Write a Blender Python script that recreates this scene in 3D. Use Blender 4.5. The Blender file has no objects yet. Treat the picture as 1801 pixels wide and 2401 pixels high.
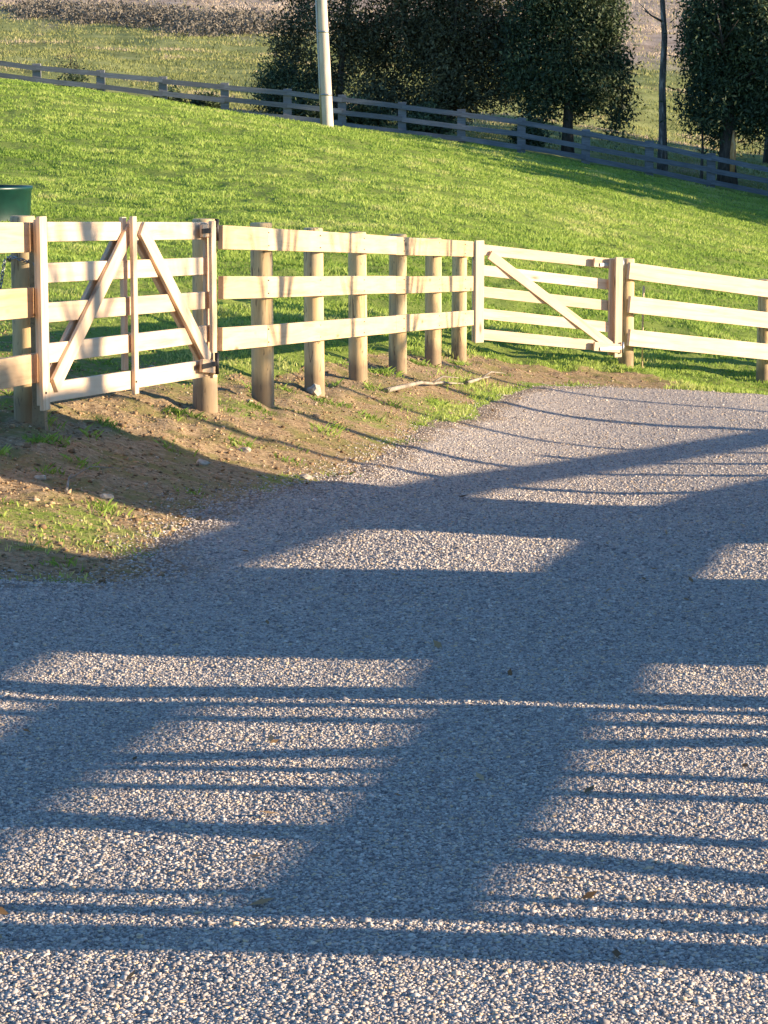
import bpy, math, random
import numpy as np
from mathutils import Vector, Matrix

SC = bpy.context.scene
COL = SC.collection
random.seed(7)
RNG = np.random.default_rng(7)

# ------------------------------------------------------------------ camera
F = 6000.0            # focal length in pixels of the 1801x2401 photograph
PITCH = math.atan(900.5 / F)
EYE = Vector((0, 0, 1.65))
cam_d = bpy.data.cameras.new('camera')
cam = bpy.data.objects.new('camera', cam_d); COL.objects.link(cam)
cam_d.sensor_fit = 'VERTICAL'; cam_d.sensor_height = 24.0
cam_d.lens = 24.0 * F / 2401.0
cam_d.clip_start = 0.05; cam_d.clip_end = 6000
cam.location = EYE
cam.rotation_euler = (math.pi / 2 - PITCH, 0, 0)
SC.camera = cam

# ------------------------------------------------------------------ sky and sun
SUN_TAN = 0.20
SUN_K = 0.13
SUN_EL = math.atan(SUN_TAN)
to_sun = Vector((1.0, -SUN_K, 0)).normalized() * math.cos(SUN_EL)
to_sun.z = math.sin(SUN_EL)
W_ = bpy.data.worlds.new('World'); SC.world = W_
W_.use_nodes = True
nt = W_.node_tree; nt.nodes.clear()
sky = nt.nodes.new('ShaderNodeTexSky'); sky.sky_type = 'NISHITA'; sky.sun_disc = False
sky.sun_elevation = SUN_EL
sky.sun_rotation = math.atan2(to_sun.x, to_sun.y)
sky.altitude = 100; sky.air_density = 1.0; sky.dust_density = 0.2; sky.ozone_density = 4.5
bg = nt.nodes.new('ShaderNodeBackground'); bg.inputs['Strength'].default_value = 0.12
wo = nt.nodes.new('ShaderNodeOutputWorld')
nt.links.new(sky.outputs[0], bg.inputs[0]); nt.links.new(bg.outputs[0], wo.inputs[0])
sun_d = bpy.data.lights.new('sun', 'SUN'); sun_d.energy = 5.0; sun_d.angle = math.radians(0.53)
sun_d.color = (1.0, 0.80, 0.56)
sun = bpy.data.objects.new('sun', sun_d); COL.objects.link(sun)
sun.rotation_euler = to_sun.to_track_quat('Z', 'Y').to_euler()
sun.location = (30, -5, 20)
SC.view_settings.view_transform = 'Standard'; SC.view_settings.look = 'None'
SC.view_settings.gamma = 1.0; SC.view_settings.use_curve_mapping = False
SC.view_settings.exposure = 1.45

# ------------------------------------------------------------------ helpers: picture <-> place
FWD = Vector((0, math.cos(PITCH), -math.sin(PITCH)))
DWN = Vector((0, -math.sin(PITCH), -math.cos(PITCH)))
def W(u, v, d):
    return EYE + d * (Vector((1, 0, 0)) * ((u - 900.5) / F) + DWN * ((v - 1200.5) / F) + FWD)

def line_depth(u, A, B):
    """depth at which the sight line of column u meets the plan line A-B (points are X, depth)."""
    k = (u - 900.5) / F
    (x0, d0), (x1, d1) = A, B
    m = (x1 - x0) / (d1 - d0)
    return (x0 - m * d0) / (k - m)

# value noise
def hash2(ix, iy, s):
    h = (ix.astype(np.int64) * 374761393 + iy.astype(np.int64) * 668265263 + s * 1442695041) & 0xffffffff
    h = ((h ^ (h >> 13)) * 1274126177) & 0xffffffff
    h = h ^ (h >> 16)
    return (h & 0xffff) / 65535.0
def vnoise(x, y, s=0):
    ix = np.floor(x); iy = np.floor(y); fx = x - ix; fy = y - iy
    fx = fx * fx * (3 - 2 * fx); fy = fy * fy * (3 - 2 * fy)
    a = hash2(ix, iy, s); b = hash2(ix + 1, iy, s); c = hash2(ix, iy + 1, s); d = hash2(ix + 1, iy + 1, s)
    return (a * (1 - fx) + b * fx) * (1 - fy) + (c * (1 - fx) + d * fx) * fy - 0.5
def fbm(x, y, s=0, o=4):
    r = 0; a = 1.0
    for i in range(o):
        r = r + a * vnoise(x * 2 ** i + 17.3 * i, y * 2 ** i - 9.1 * i, s + i); a *= 0.5
    return r
def sstep(a, b, x):
    t = np.clip((x - a) / (b - a), 0, 1); return t * t * (3 - 2 * t)

# ------------------------------------------------------------------ terrain height (thin plate spline in perspective-friendly coordinates)
CP = []
for u, v, d in [(54, 1011, 14.3), (97, 1025, 14.2), (478, 979, 16.7), (614, 950, 18.03), (736, 927, 19.58), (839, 900, 21.1),
                (933, 876, 22.74), (1016, 858, 24.4), (1077, 845, 25.8), (1290, 860, 27.3), (1470, 871, 28.0), (1795, 900, 29.6),
                (30, 515, 40), (450, 535, 40), (900, 545, 40), (1400, 640, 40), (1750, 705, 40), (0, 380, 56), (900, 425, 56), (1750, 590, 56),
                (0, 188, 90), (360, 236, 90), (776, 300, 89), (1070, 346, 90), (1400, 400, 90), (1778, 482, 90),
                (86, 230, 99), (382, 260, 99), (674, 288, 99), (943, 313, 99), (1223, 358, 99), (1523, 412, 98.5), (1790, 465, 98),
                (0, 175, 128), (450, 205, 128), (900, 240, 128), (1350, 300, 128), (1801, 370, 128),
                (0, 70, 230), (900, 85, 230), (1801, 110, 230), (0, -150, 400), (900, -150, 400), (1801, -130, 400),
                (0, -420, 800), (900, -420, 800), (1801, -400, 800)]:
    p = W(u, v, d); CP.append((p.x, p.y, p.z))
CP += [(-1.5, -2, 0), (0, 0, 0), (1.5, -2, 0), (0, 5, -.03), (-1.5, 5, -.03), (1.5, 5, -.04), (0, 8, -.16), (-1.6, 8, -.14), (2, 8, -.17),
       (.3, 12, -.33), (2.5, 12, -.35), (-1.3, 11.8, -.24), (0, 14, -.42), (3, 14, -.47), (-.7, 14.5, -.38), (.5, 18, -.68), (4, 18, -.77),
       (1.7, 22, -.9), (6, 22, -1.02), (3.4, 25.5, -1.05), (8, 27, -1.35), (4, 4, 0), (5.2, 12, -.36), (9, 18, -.9), (12, 25, -1.6),
       (-2.7, 8, -.03), (-3.2, 14, .03), (-2.4, 11.5, -.08)]
CP = np.array(CP)
def warp(x, y):
    y = np.maximum(y, -2.0)
    a = np.clip(x / (y + 4.0), -0.9, 0.9)
    return a * 3.0, np.log(y + 4.0)
def tps_r(dx, dy):
    r2 = dx * dx + dy * dy + 1e-12
    return 0.5 * r2 * np.log(r2)
ca, cb = warp(CP[:, 0], CP[:, 1])
n = len(CP)
# spline is fitted to height / distance, so near and far are weighted alike
cs = 1.0 / (np.maximum(CP[:, 1], -2) + 8.0)
Kmat = tps_r(ca[:, None] - ca[None], cb[:, None] - cb[None]) + np.eye(n) * 0.0006
Pm = np.stack([np.ones(n), ca, cb], 1)
Am = np.block([[Kmat, Pm], [Pm.T, np.zeros((3, 3))]])
sol = np.linalg.solve(Am, np.concatenate([CP[:, 2] * cs, np.zeros(3)]))
def base_h(x, y):
    x = np.asarray(x, float); y = np.asarray(y, float)
    a, b = warp(x, y)
    shp = a.shape; a = a.ravel(); b = b.ravel()
    out = np.empty(a.size)
    for i in range(0, a.size, 20000):
        s = slice(i, i + 20000)
        out[s] = tps_r(a[s, None] - ca[None], b[s, None] - cb[None]) @ sol[:n] + sol[n] + sol[n + 1] * a[s] + sol[n + 2] * b[s]
    return (out.reshape(shp)) * (np.maximum(y, -2.0) + 8.0)

def hit(u, v, lift=0.0):
    """where the sight line through a picture point meets the ground."""
    d = np.geomspace(2.5, 700, 1500)
    k1 = (u - 900.5) / F; k2 = (v - 1200.5) / F
    X = d * k1; Y = d * (FWD.y + k2 * DWN.y); Z = EYE.z + d * (FWD.z + k2 * DWN.z)
    h = base_h(X, Y) + lift
    i = np.argmax(Z <= h)
    return Vector((X[i], Y[i], h[i]))

# driveway edge (plan polygon)
EDGE_PX = [(0, 1372), (200, 1366), (375, 1345), (330, 1312), (410, 1245), (490, 1185), (650, 1142), (790, 1112), (880, 1070), (935, 1030), (1000, 1005),
           (1085, 985), (1165, 940), (1250, 908), (1400, 905), (1600, 917), (1801, 928)]
EDGE = [tuple(hit(u, v)[:2]) for u, v in EDGE_PX]
POLY = [(-6, -3), (-2.9, 4), (-2.3, 9.0)] + EDGE + [(9, 25.5), (11.5, 25.5), (9.0, 19), (6.6, 14), (5.4, 10), (5.0, -3)]
POLY = np.array(POLY)
def poly_sd(x, y):
    """signed distance, positive inside."""
    x = np.asarray(x, float); y = np.asarray(y, float)
    dmin = np.full(x.shape, 1e9); ins = np.zeros(x.shape, bool)
    m = len(POLY)
    for i in range(m):
        x0, y0 = POLY[i]; x1, y1 = POLY[(i + 1) % m]
        ex, ey = x1 - x0, y1 - y0
        t = np.clip(((x - x0) * ex + (y - y0) * ey) / (ex * ex + ey * ey), 0, 1)
        dmin = np.minimum(dmin, np.hypot(x - x0 - t * ex, y - y0 - t * ey))
        c = ((y0 > y) != (y1 > y)) & (x < (x1 - x0) * (y - y0) / (y1 - y0 + 1e-12) + x0)
        ins ^= c
    return np.where(ins, dmin, -dmin)

# bare earth area (plan polygon) between fence and driveway
def seg_dist(x, y, P):
    dmin = np.full(np.shape(x), 1e9)
    for (x0, y0), (x1, y1) in zip(P[:-1], P[1:]):
        ex, ey = x1 - x0, y1 - y0
        t = np.clip(((x - x0) * ex + (y - y0) * ey) / (ex * ex + ey * ey), 0, 1)
        dmin = np.minimum(dmin, np.hypot(x - x0 - t * ex, y - y0 - t * ey))
    return dmin
def plan(u, v):
    p = hit(u, v); return (p.x, p.y)
DIRT_LINES = [([plan(0, 1060), plan(200, 1040), plan(400, 1030), plan(650, 1060), plan(860, 1060)], .75),
              ([plan(-60, 1140), plan(250, 1150), plan(420, 1170)], .95), ([plan(-60, 1235), plan(330, 1245)], .5),
              ([plan(250, 960), plan(480, 990), plan(640, 960), plan(760, 945)], .7),
              ([plan(790, 925), plan(960, 895), plan(1110, 868), plan(1250, 872), plan(1420, 892), plan(1480, 890)], .55),
              ([plan(0, 1330), plan(250, 1330)], .35)]
GREEN_SPOTS = [(plan(560, 955), .35), (plan(1000, 960), .5), (plan(1120, 915), .6), (plan(60, 1235), .45), (plan(250, 1250), .35), (plan(880, 990), .35)]
def dirt_mask(x, y):
    m = np.zeros(np.shape(x))
    for P, w in DIRT_LINES:
        d = seg_dist(x, y, P)
        m = np.maximum(m, 1 - sstep(w * .75, w * 1.35, d + .25 * fbm(np.asarray(x) * 2.2, np.asarray(y) * 1.4, 5)))
    for (px, py), r in GREEN_SPOTS:
        d = np.hypot(x - px, (y - py) * .45)
        m = m * (1 - .5 * (1 - sstep(r * .3, r, d + .15 * fbm(np.asarray(x) * 4, np.asarray(y) * 3, 9))))
    return np.maximum(m, .46 * (1 - sstep(18, 21, np.asarray(y, float) + .35 * np.asarray(x, float))))

def height(x, y):
    """ground height with tussocks and clods."""
    x = np.asarray(x, float); y = np.asarray(y, float)
    h = base_h(x, y)
    sd = poly_sd(x, y)
    rough = sstep(-0.1, -1.0, sd)
    dm = dirt_mask(x, y)
    near = 1 - sstep(95, 110, y)
    h = h + rough * near * (1 - dm * .6) * (0.07 * fbm(x * 1.4, y * .9, 3, 3) + 0.06 * fbm(x * 4.2, y * 3, 8, 2)) * (.35 + .65 * sstep(17, 24, y))
    h = h + rough * near * dm * 0.05 * fbm(x * 6, y * 5, 21, 3)
    h = h + sstep(105, 130, y) * (0.6 * fbm(x * .12, y * .06, 31, 4) + .35 * fbm(x * .03, y * .3, 33, 2))
    # swale behind the first gate
    return h
def gz(x, y):
    return float(height(np.array([x]), np.array([y]))[0])

# ------------------------------------------------------------------ mesh helpers
def new_obj(name, mesh, mat=None, parent=None):
    o = bpy.data.objects.new(name, mesh); COL.objects.link(o)
    if mat: mesh.materials.append(mat)
    if parent: o.parent = parent
    return o
def tag(o, label=None, cat=None, group=None, kind=None):
    if label: o['label'] = label
    if cat: o['category'] = cat
    if group: o['group'] = group
    if kind: o['kind'] = kind
    return o
def empty(name, loc, label=None, cat=None, group=None):
    o = bpy.data.objects.new(name, None); COL.objects.link(o); o.location = loc
    o.empty_display_size = .2
    return tag(o, label, cat, group)
def np_mesh(name, V, Fc, smooth=False, attr=None):
    """V (n,3), Fc (m,k) all faces with k corners."""
    me = bpy.data.meshes.new(name)
    V = np.ascontiguousarray(V, np.float32); Fc = np.ascontiguousarray(Fc, np.int32)
    me.vertices.add(len(V)); me.vertices.foreach_set('co', V.ravel())
    m, k = Fc.shape
    me.loops.add(m * k); me.loops.foreach_set('vertex_index', Fc.ravel())
    me.polygons.add(m)
    me.polygons.foreach_set('loop_start', np.arange(0, m * k, k, dtype=np.int32))
    me.polygons.foreach_set('loop_total', np.full(m, k, np.int32))
    if smooth: me.polygons.foreach_set('use_smooth', np.ones(m, bool))
    me.update(calc_edges=True)
    if attr:
        for nm, arr in attr.items():
            a = me.attributes.new(nm, 'FLOAT', 'POINT'); a.data.foreach_set('value', np.ascontiguousarray(arr, np.float32))
    return me
class MB:
    def __init__(s): s.v = []; s.f = []
    def add(s, vs, fs):
        b = len(s.v); s.v += [tuple(v) for v in vs]; s.f += [tuple(b + i for i in f) for f in fs]
    def box(s, lo, hi, M=None):
        vs = [Vector((x, y, z)) for z in (lo[2], hi[2]) for y in (lo[1], hi[1]) for x in (lo[0], hi[0])]
        if M: vs = [M @ v for v in vs]
        s.add(vs, [(0, 2, 3, 1), (4, 5, 7, 6), (0, 1, 5, 4), (2, 6, 7, 3), (0, 4, 6, 2), (1, 3, 7, 5)])
    def tube(s, pts, rad, n=10, cap=True):
        pts = [Vector(p) for p in pts]; rings = []
        up = Vector((0, 0, 1))
        vs = []; fs = []
        t0 = (pts[1] - pts[0]).normalized()
        a = t0.orthogonal().normalized()
        for i, p in enumerate(pts):
            t = (pts[min(i + 1, len(pts) - 1)] - pts[max(i - 1, 0)]).normalized()
            a = (a - t * a.dot(t)).normalized(); b = t.cross(a)
            for k in range(n):
                an = 2 * math.pi * k / n
                vs.append(p + (a * math.cos(an) + b * math.sin(an)) * rad[i])
        for i in range(len(pts) - 1):
            for k in range(n):
                k2 = (k + 1) % n
                fs.append((i * n + k, i * n + k2, (i + 1) * n + k2, (i + 1) * n + k))
        if cap:
            fs.append(tuple(range(n))[::-1]); fs.append(tuple((len(pts) - 1) * n + k for k in range(n)))
        s.add(vs, fs)
    def build(s, name, mat, parent=None, smooth=False, bevel=0, M=None):
        me = bpy.data.meshes.new(name); me.from_pydata(s.v, [], s.f); me.update()
        if smooth:
            for p in me.polygons: p.use_smooth = len(p.vertices) <= 4
        o = new_obj(name, me, mat, parent)
        if M is not None: o.matrix_basis = M
        if bevel:
            b = o.modifiers.new('bevel', 'BEVEL'); b.width = bevel; b.segments = 2; b.limit_method = 'ANGLE'
        return o

def basis(parent, M):
    if parent is None: return M
    return Matrix.Translation(-Vector(parent.location)) @ M
def board(name, A, B, w, t, mat, parent, out, bevel=.004, wob=0):
    """plank from A to B (centre line), width w upward, thickness t, broad face towards 'out'. Local x runs along the grain."""
    A = Vector(A); B = Vector(B)
    x = (B - A).normalized(); L = (B - A).length
    y = Vector(out); y = (y - x * y.dot(x)).normalized(); z = x.cross(y)
    if z.z < 0 and abs(x.z) < .8: z = -z; y = z.cross(x)
    M = Matrix(((x.x, y.x, z.x, A.x), (x.y, y.y, z.y, A.y), (x.z, y.z, z.z, A.z), (0, 0, 0, 1)))
    mb = MB()
    nseg = max(1, int(L / .6))
    rs = random.Random(int(abs(A.x * 991 + A.z * 7919 + B.y * 31) * 100))
    ph = rs.random() * 6
    vs = []; fs = []
    for i in range(nseg + 1):
        xx = L * i / nseg
        dy = wob * math.sin(ph + xx * 1.1); dz = wob * .8 * math.sin(ph * 2 + xx * .9)
        for (yy, zz) in ((-t / 2, -w / 2), (t / 2, -w / 2), (t / 2, w / 2), (-t / 2, w / 2)):
            vs.append((xx, yy + dy, zz + dz))
    for i in range(nseg):
        for k in range(4):
            k2 = (k + 1) % 4
            fs.append((i * 4 + k, (i + 1) * 4 + k, (i + 1) * 4 + k2, i * 4 + k2))
    fs.append((0, 1, 2, 3)); fs.append(tuple(nseg * 4 + k for k in (3, 2, 1, 0)))
    mb.add(vs, fs)
    o = mb.build(name, mat, parent, bevel=bevel, M=basis(parent, M))
    return o
def round_post(name, top, r, mat, parent, depth=.3, ground=None):
    """round sawn post; local z up."""
    if ground is None: ground = gz(top.x, top.y)
    mb = MB(); n = 20
    rs = random.Random(int(abs(top.x * 1000 + top.y * 37)))
    H = top.z - ground
    zs = [-depth, 0, .02, H * .3, H * .6, H * .85, H - .012, H]
    lean = (rs.uniform(-.006, .006), rs.uniform(-.006, .006))
    rr = [r * 1.06, r * 1.05, r * 1.03, r * 1.01, r, r * .99, r * .98, r * .91]
    ph = rs.random() * 6
    vs = []; fs = []
    for z, q in zip(zs, rr):
        for k in range(n):
            a = 2 * math.pi * k / n
            q2 = q * (1 + .025 * math.sin(2 * a + ph) + .012 * math.sin(5 * a + z * 3 + ph))
            vs.append((q2 * math.cos(a) + lean[0] * z, q2 * math.sin(a) + lean[1] * z, z))
    for i in range(len(zs) - 1):
        for k in range(n):
            k2 = (k + 1) % n
            fs.append((i * n + k, i * n + k2, (i + 1) * n + k2, (i + 1) * n + k))
    fs.append(tuple((len(zs) - 1) * n + k for k in range(n)))
    mb.add(vs, fs)
    return mb.build(name, mat, parent, smooth=True, M=basis(parent, Matrix.Translation((top.x, top.y, ground)) @ Matrix.Rotation(rs.random() * 6, 4, 'Z')))

# ------------------------------------------------------------------ materials
def mat_new(name):
    m = bpy.data.materials.new(name); m.use_nodes = True
    t = m.node_tree; b = t.nodes['Principled BSDF']
    b.inputs['Specular IOR Level'].default_value = 0.25
    return m, t, b
def N(t, typ, **kw):
    nd = t.nodes.new(typ)
    for k, v in kw.items():
        if k.startswith('i_'): nd.inputs[k[2:].replace('_', ' ')].default_value = v
        else: setattr(nd, k, v)
    return nd
def ramp(t, src, stops, interp='LINEAR'):
    r = t.nodes.new('ShaderNodeValToRGB'); e = r.color_ramp.elements; r.color_ramp.interpolation = interp
    while len(e) < len(stops): e.new(.5)
    for el, (p, c) in zip(e, stops): el.position = p; el.color = (*c, 1) if len(c) == 3 else c
    t.links.new(src, r.inputs[0]); return r.outputs[0]
def mixc(t, fac, a, b, mode='MIX'):
    m = t.nodes.new('ShaderNodeMix'); m.data_type = 'RGBA'; m.blend_type = mode
    if isinstance(fac, (int, float)): m.inputs[0].default_value = fac
    else: t.links.new(fac, m.inputs[0])
    for i, c in ((6, a), (7, b)):
        if isinstance(c, tuple): m.inputs[i].default_value = (*c, 1) if len(c) == 3 else c
        else: t.links.new(c, m.inputs[i])
    return m.outputs[2]
def math_n(t, op, a, b=None, clamp=False):
    m = t.nodes.new('ShaderNodeMath'); m.operation = op; m.use_clamp = clamp
    for i, c in enumerate((a, b)):
        if c is None: continue
        if isinstance(c, (int, float)): m.inputs[i].default_value = c
        else: t.links.new(c, m.inputs[i])
    return m.outputs[0]
def coord(t, kind='Object', scale=(1, 1, 1), loc=None):
    c = t.nodes.new('ShaderNodeTexCoord'); mp = t.nodes.new('ShaderNodeMapping')
    mp.inputs['Scale'].default_value = scale
    t.links.new(c.outputs[kind], mp.inputs[0])
    return mp.outputs[0]
def noise(t, vec, scale, detail=4, rough=.55, dist=0):
    nn = N(t, 'ShaderNodeTexNoise'); nn.inputs['Scale'].default_value = scale; nn.inputs['Detail'].default_value = detail
    nn.inputs['Roughness'].default_value = rough; nn.inputs['Distortion'].default_value = dist
    t.links.new(vec, nn.inputs['Vector']); return nn.outputs['Fac']
def bump(t, b, h, strength=.4, dist=.01):
    bn = t.nodes.new('ShaderNodeBump'); bn.inputs['Strength'].default_value = strength; bn.inputs['Distance'].default_value = dist
    t.links.new(h, bn.inputs['Height']); t.links.new(bn.outputs[0], b.inputs['Normal'])
def rand_obj_vec(t, kind, scale):
    """object coordinates shifted by a per-object random amount"""
    c = t.nodes.new('ShaderNodeTexCoord'); oi = t.nodes.new('ShaderNodeObjectInfo')
    cx = t.nodes.new('ShaderNodeCombineXYZ'); mu = math_n(t, 'MULTIPLY', oi.outputs['Random'], 37.0)
    for i in range(3): t.links.new(mu, cx.inputs[i])
    ad = t.nodes.new('ShaderNodeVectorMath'); ad.operation = 'ADD'
    t.links.new(c.outputs[kind], ad.inputs[0]); t.links.new(cx.outputs[0], ad.inputs[1])
    mp = t.nodes.new('ShaderNodeMapping'); mp.inputs['Scale'].default_value = scale
    t.links.new(ad.outputs[0], mp.inputs[0]); return mp.outputs[0], oi.outputs['Random']

def timber(name, light, mid, dark, axis='X', knots=True, rough=.62):
    m, t, b = mat_new(name)
    sc = {'X': (.9, 14, 14), 'Z': (14, 14, .9)}[axis]
    v, rnd = rand_obj_vec(t, 'Object', sc)
    g = noise(t, v, 1.6, 6, .65, .4)
    c = ramp(t, g, [(.28, dark), (.46, mid), (.66, light)])
    v2, _ = rand_obj_vec(t, 'Object', (1.5, 1.5, 1.5))
    lo = noise(t, v2, 1.2, 3)
    c = mixc(t, ramp(t, lo, [(.4, (0, 0, 0)), (.65, (.55, .55, .55))]), c, tuple(x * .8 for x in mid))
    if knots:
        sk = (2.2, 7, 7) if axis == 'X' else (7, 7, 2.2)
        v3, _ = rand_obj_vec(t, 'Object', sk)
        vo = N(t, 'ShaderNodeTexVoronoi'); vo.inputs['Scale'].default_value = .75; t.links.new(v3, vo.inputs['Vector'])
        kf = ramp(t, vo.outputs['Distance'], [(.05, (1, 1, 1)), (.13, (0, 0, 0))])
        c = mixc(t, kf, c, tuple(x * .35 for x in mid))
    tint = ramp(t, rnd, [(0, (.84, .82, .8)), (1, (1.05, 1.05, 1.04))])
    c = mixc(t, 1.0, c, tint, 'MULTIPLY')
    t.links.new(c, b.inputs['Base Color']); b.inputs['Roughness'].default_value = rough
    bump(t, b, g, .25, .004)
    return m
M_RAIL = timber('sawn_pine', (.68, .50, .31), (.60, .42, .25), (.42, .26, .14))
M_GATE = timber('gate_pine', (.78, .605, .435), (.71, .52, .35), (.54, .34, .20))
M_PIECE = M_GATE
def post_mat():
    m, t, b = mat_new('round_pine')
    v, rnd = rand_obj_vec(t, 'Object', (9, 9, .8))
    g = noise(t, v, 2.2, 6, .65, .5)
    c = ramp(t, g, [(.3, (.24, .16, .08)), (.44, (.60, .42, .21)), (.68, (.78, .57, .30))])
    v2, _ = rand_obj_vec(t, 'Object', (3, 3, 1.2))
    lo = noise(t, v2, 1.6, 4)
    c = mixc(t, ramp(t, lo, [(.48, (0, 0, 0)), (.66, (.6, .6, .6))]), c, (.34, .30, .22))
    v4, _ = rand_obj_vec(t, 'Object', (30, 30, 5))
    cr = noise(t, v4, 1.0, 2, .5, 1.5)
    c = mixc(t, ramp(t, cr, [(.62, (0, 0, 0)), (.68, (.8, .8, .8))]), c, (.12, .08, .05))
    # earth splashed on the foot
    co = t.nodes.new('ShaderNodeTexCoord'); sx = t.nodes.new('ShaderNodeSeparateXYZ'); t.links.new(co.outputs['Object'], sx.inputs[0])
    z = math_n(t, 'ADD', sx.outputs[2], math_n(t, 'MULTIPLY', lo, -.25))
    c = mixc(t, ramp(t, z, [(0, (.75, .75, .75)), (.12, (0, 0, 0))]), c, (.17, .12, .08))
    t.links.new(c, b.inputs['Base Color']); b.inputs['Roughness'].default_value = .75
    bump(t, b, g, .4, .006)
    return m
M_POST = post_mat()
M_OLD = timber('weathered_timber', (.22, .235, .27), (.16, .175, .205), (.09, .095, .115), knots=False, rough=.85)
M_OLDP = timber('weathered_post', (.25, .26, .29), (.19, .20, .225), (.12, .12, .135), axis='Z', knots=False, rough=.85)
def metal(name, c, r=.45, met=.9):
    m, t, b = mat_new(name)
    v = coord(t, 'Object', (1, 1, 1)); g = noise(t, v, 60, 3)
    t.links.new(ramp(t, g, [(.3, tuple(x * .6 for x in c)), (.7, c)]), b.inputs['Base Color'])
    b.inputs['Metallic'].default_value = met; b.inputs['Roughness'].default_value = r
    return m
M_GALV = metal('galvanised_steel', (.42, .43, .45))
M_BLACK = metal('dark_steel', (.06, .055, .055), .5, .7)

def ground_mat():
    m, t, b = mat_new('ground_soil_and_turf')
    v = coord(t, 'Object')
    at = N(t, 'ShaderNodeAttribute', attribute_name='dirt')
    af = N(t, 'ShaderNodeAttribute', attribute_name='far')
    n1 = noise(t, v, 3.0, 6, .7); n2 = noise(t, v, 26, 5, .7); n3 = noise(t, v, .5, 4)
    soil = ramp(t, n2, [(.28, (.14, .09, .05)), (.47, (.29, .205, .12)), (.62, (.41, .30, .18)), (.75, (.50, .39, .25))])
    soil = mixc(t, ramp(t, n1, [(.46, (0, 0, 0)), (.60, (.8, .8, .8))]), soil, (.19, .18, .06))
    n4 = noise(t, v, 9, 5, .75)
    grass = ramp(t, n4, [(.3, (.10, .15, .025)), (.5, (.19, .25, .05)), (.7, (.28, .34, .085))])
    grass = mixc(t, ramp(t, n3, [(.4, (0, 0, 0)), (.62, (.55, .55, .55))]), grass, (.22, .26, .06))
    fac = math_n(t, 'ADD', at.outputs['Fac'], math_n(t, 'MULTIPLY', math_n(t, 'SUBTRACT', n4, .5), 1.1))
    c = mixc(t, ramp(t, fac, [(.38, (0, 0, 0)), (.6, (1, 1, 1))]), grass, soil)
    # far pasture: rough olive grass below, dry tan grass above
    vf = coord(t, 'Object', (1, .35, 1))
    f1 = noise(t, vf, .55, 6, .7); f2 = noise(t, vf, .09, 4, .6)
    olive = ramp(t, f1, [(.3, (.13, .13, .05)), (.5, (.24, .26, .09)), (.68, (.34, .34, .14))])
    tan = ramp(t, f1, [(.3, (.26, .19, .13)), (.5, (.42, .32, .24)), (.7, (.54, .43, .33))])
    fz = math_n(t, 'ADD', af.outputs['Fac'], math_n(t, 'MULTIPLY', math_n(t, 'SUBTRACT', f2, .5), .25))
    farc = mixc(t, ramp(t, fz, [(.62, (0, 0, 0)), (.74, (1, 1, 1))]), olive, tan)
    c = mixc(t, ramp(t, af.outputs['Fac'], [(.10, (0, 0, 0)), (.16, (1, 1, 1))]), c, farc)
    t.links.new(c, b.inputs['Base Color']); b.inputs['Roughness'].default_value = .95; b.inputs['Specular IOR Level'].default_value = .05
    h = math_n(t, 'ADD', n2, math_n(t, 'MULTIPLY', n4, 1.5))
    bump(t, b, h, .7, .03)
    return m
def gravel_mat():
    m, t, b = mat_new('crushed_gravel')
    v = coord(t, 'Object')
    vo = N(t, 'ShaderNodeTexVoronoi'); vo.inputs['Scale'].default_value = 62; t.links.new(v, vo.inputs['Vector'])
    vo2 = N(t, 'ShaderNodeTexVoronoi'); vo2.inputs['Scale'].default_value = 28; t.links.new(v, vo2.inputs['Vector'])
    sr = N(t, 'ShaderNodeSeparateColor'); t.links.new(vo.outputs['Color'], sr.inputs[0])
    c = ramp(t, sr.outputs[0], [(0, (.20, .175, .165)), (.35, (.33, .29, .265)), (.7, (.45, .40, .355)), (.93, (.50, .41, .30)), (1, (.62, .57, .51))])
    lo = noise(t, v, .9, 4)
    c = mixc(t, ramp(t, lo, [(.4, (0, 0, 0)), (.7, (.35, .35, .35))]), c, (.33, .285, .25))
    at = N(t, 'ShaderNodeAttribute', attribute_name='edge')
    ef = math_n(t, 'ADD', at.outputs['Fac'], math_n(t, 'MULTIPLY', math_n(t, 'SUBTRACT', noise(t, v, 7, 4), .5), 1.2))
    c = mixc(t, ramp(t, ef, [(.45, (0, 0, 0)), (.75, (.85, .85, .85))]), c, (.22, .16, .10))
    t.links.new(c, b.inputs['Base Color']); b.inputs['Roughness'].default_value = .8
    h = math_n(t, 'ADD', vo.outputs['Distance'], math_n(t, 'MULTIPLY', vo2.outputs['Distance'], 1.2))
    h = math_n(t, 'MULTIPLY', h, -1.0)
    h = math_n(t, 'ADD', h, math_n(t, 'MULTIPLY', noise(t, v, 14, 4), .8))
    bump(t, b, h, .9, .012)
    return m
def attr_mat(name, stops, rough=.8, trans=0, spec=.2, attr='rnd'):
    m, t, b = mat_new(name)
    at = N(t, 'ShaderNodeAttribute', attribute_name=attr)
    c = ramp(t, at.outputs['Fac'], stops)
    t.links.new(c, b.inputs['Base Color']); b.inputs['Roughness'].default_value = rough; b.inputs['Specular IOR Level'].default_value = spec
    if trans:
        tr = t.nodes.new('ShaderNodeBsdfTranslucent'); mx = t.nodes.new('ShaderNodeMixShader'); mx.inputs[0].default_value = trans
        t.links.new(c, tr.inputs[0]); t.links.new(b.outputs[0], mx.inputs[1]); t.links.new(tr.outputs[0], mx.inputs[2])
        t.links.new(mx.outputs[0], t.nodes['Material Output'].inputs[0])
    return m
M_GROUND = ground_mat(); M_GRAVEL = gravel_mat()
M_STONE = attr_mat('gravel_stone', [(0, (.17, .15, .145)), (.3, (.32, .285, .265)), (.6, (.45, .40, .36)), (.82, (.54, .48, .42)), (.94, (.56, .40, .24)), (1, (.68, .62, .56))], .7)
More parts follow.
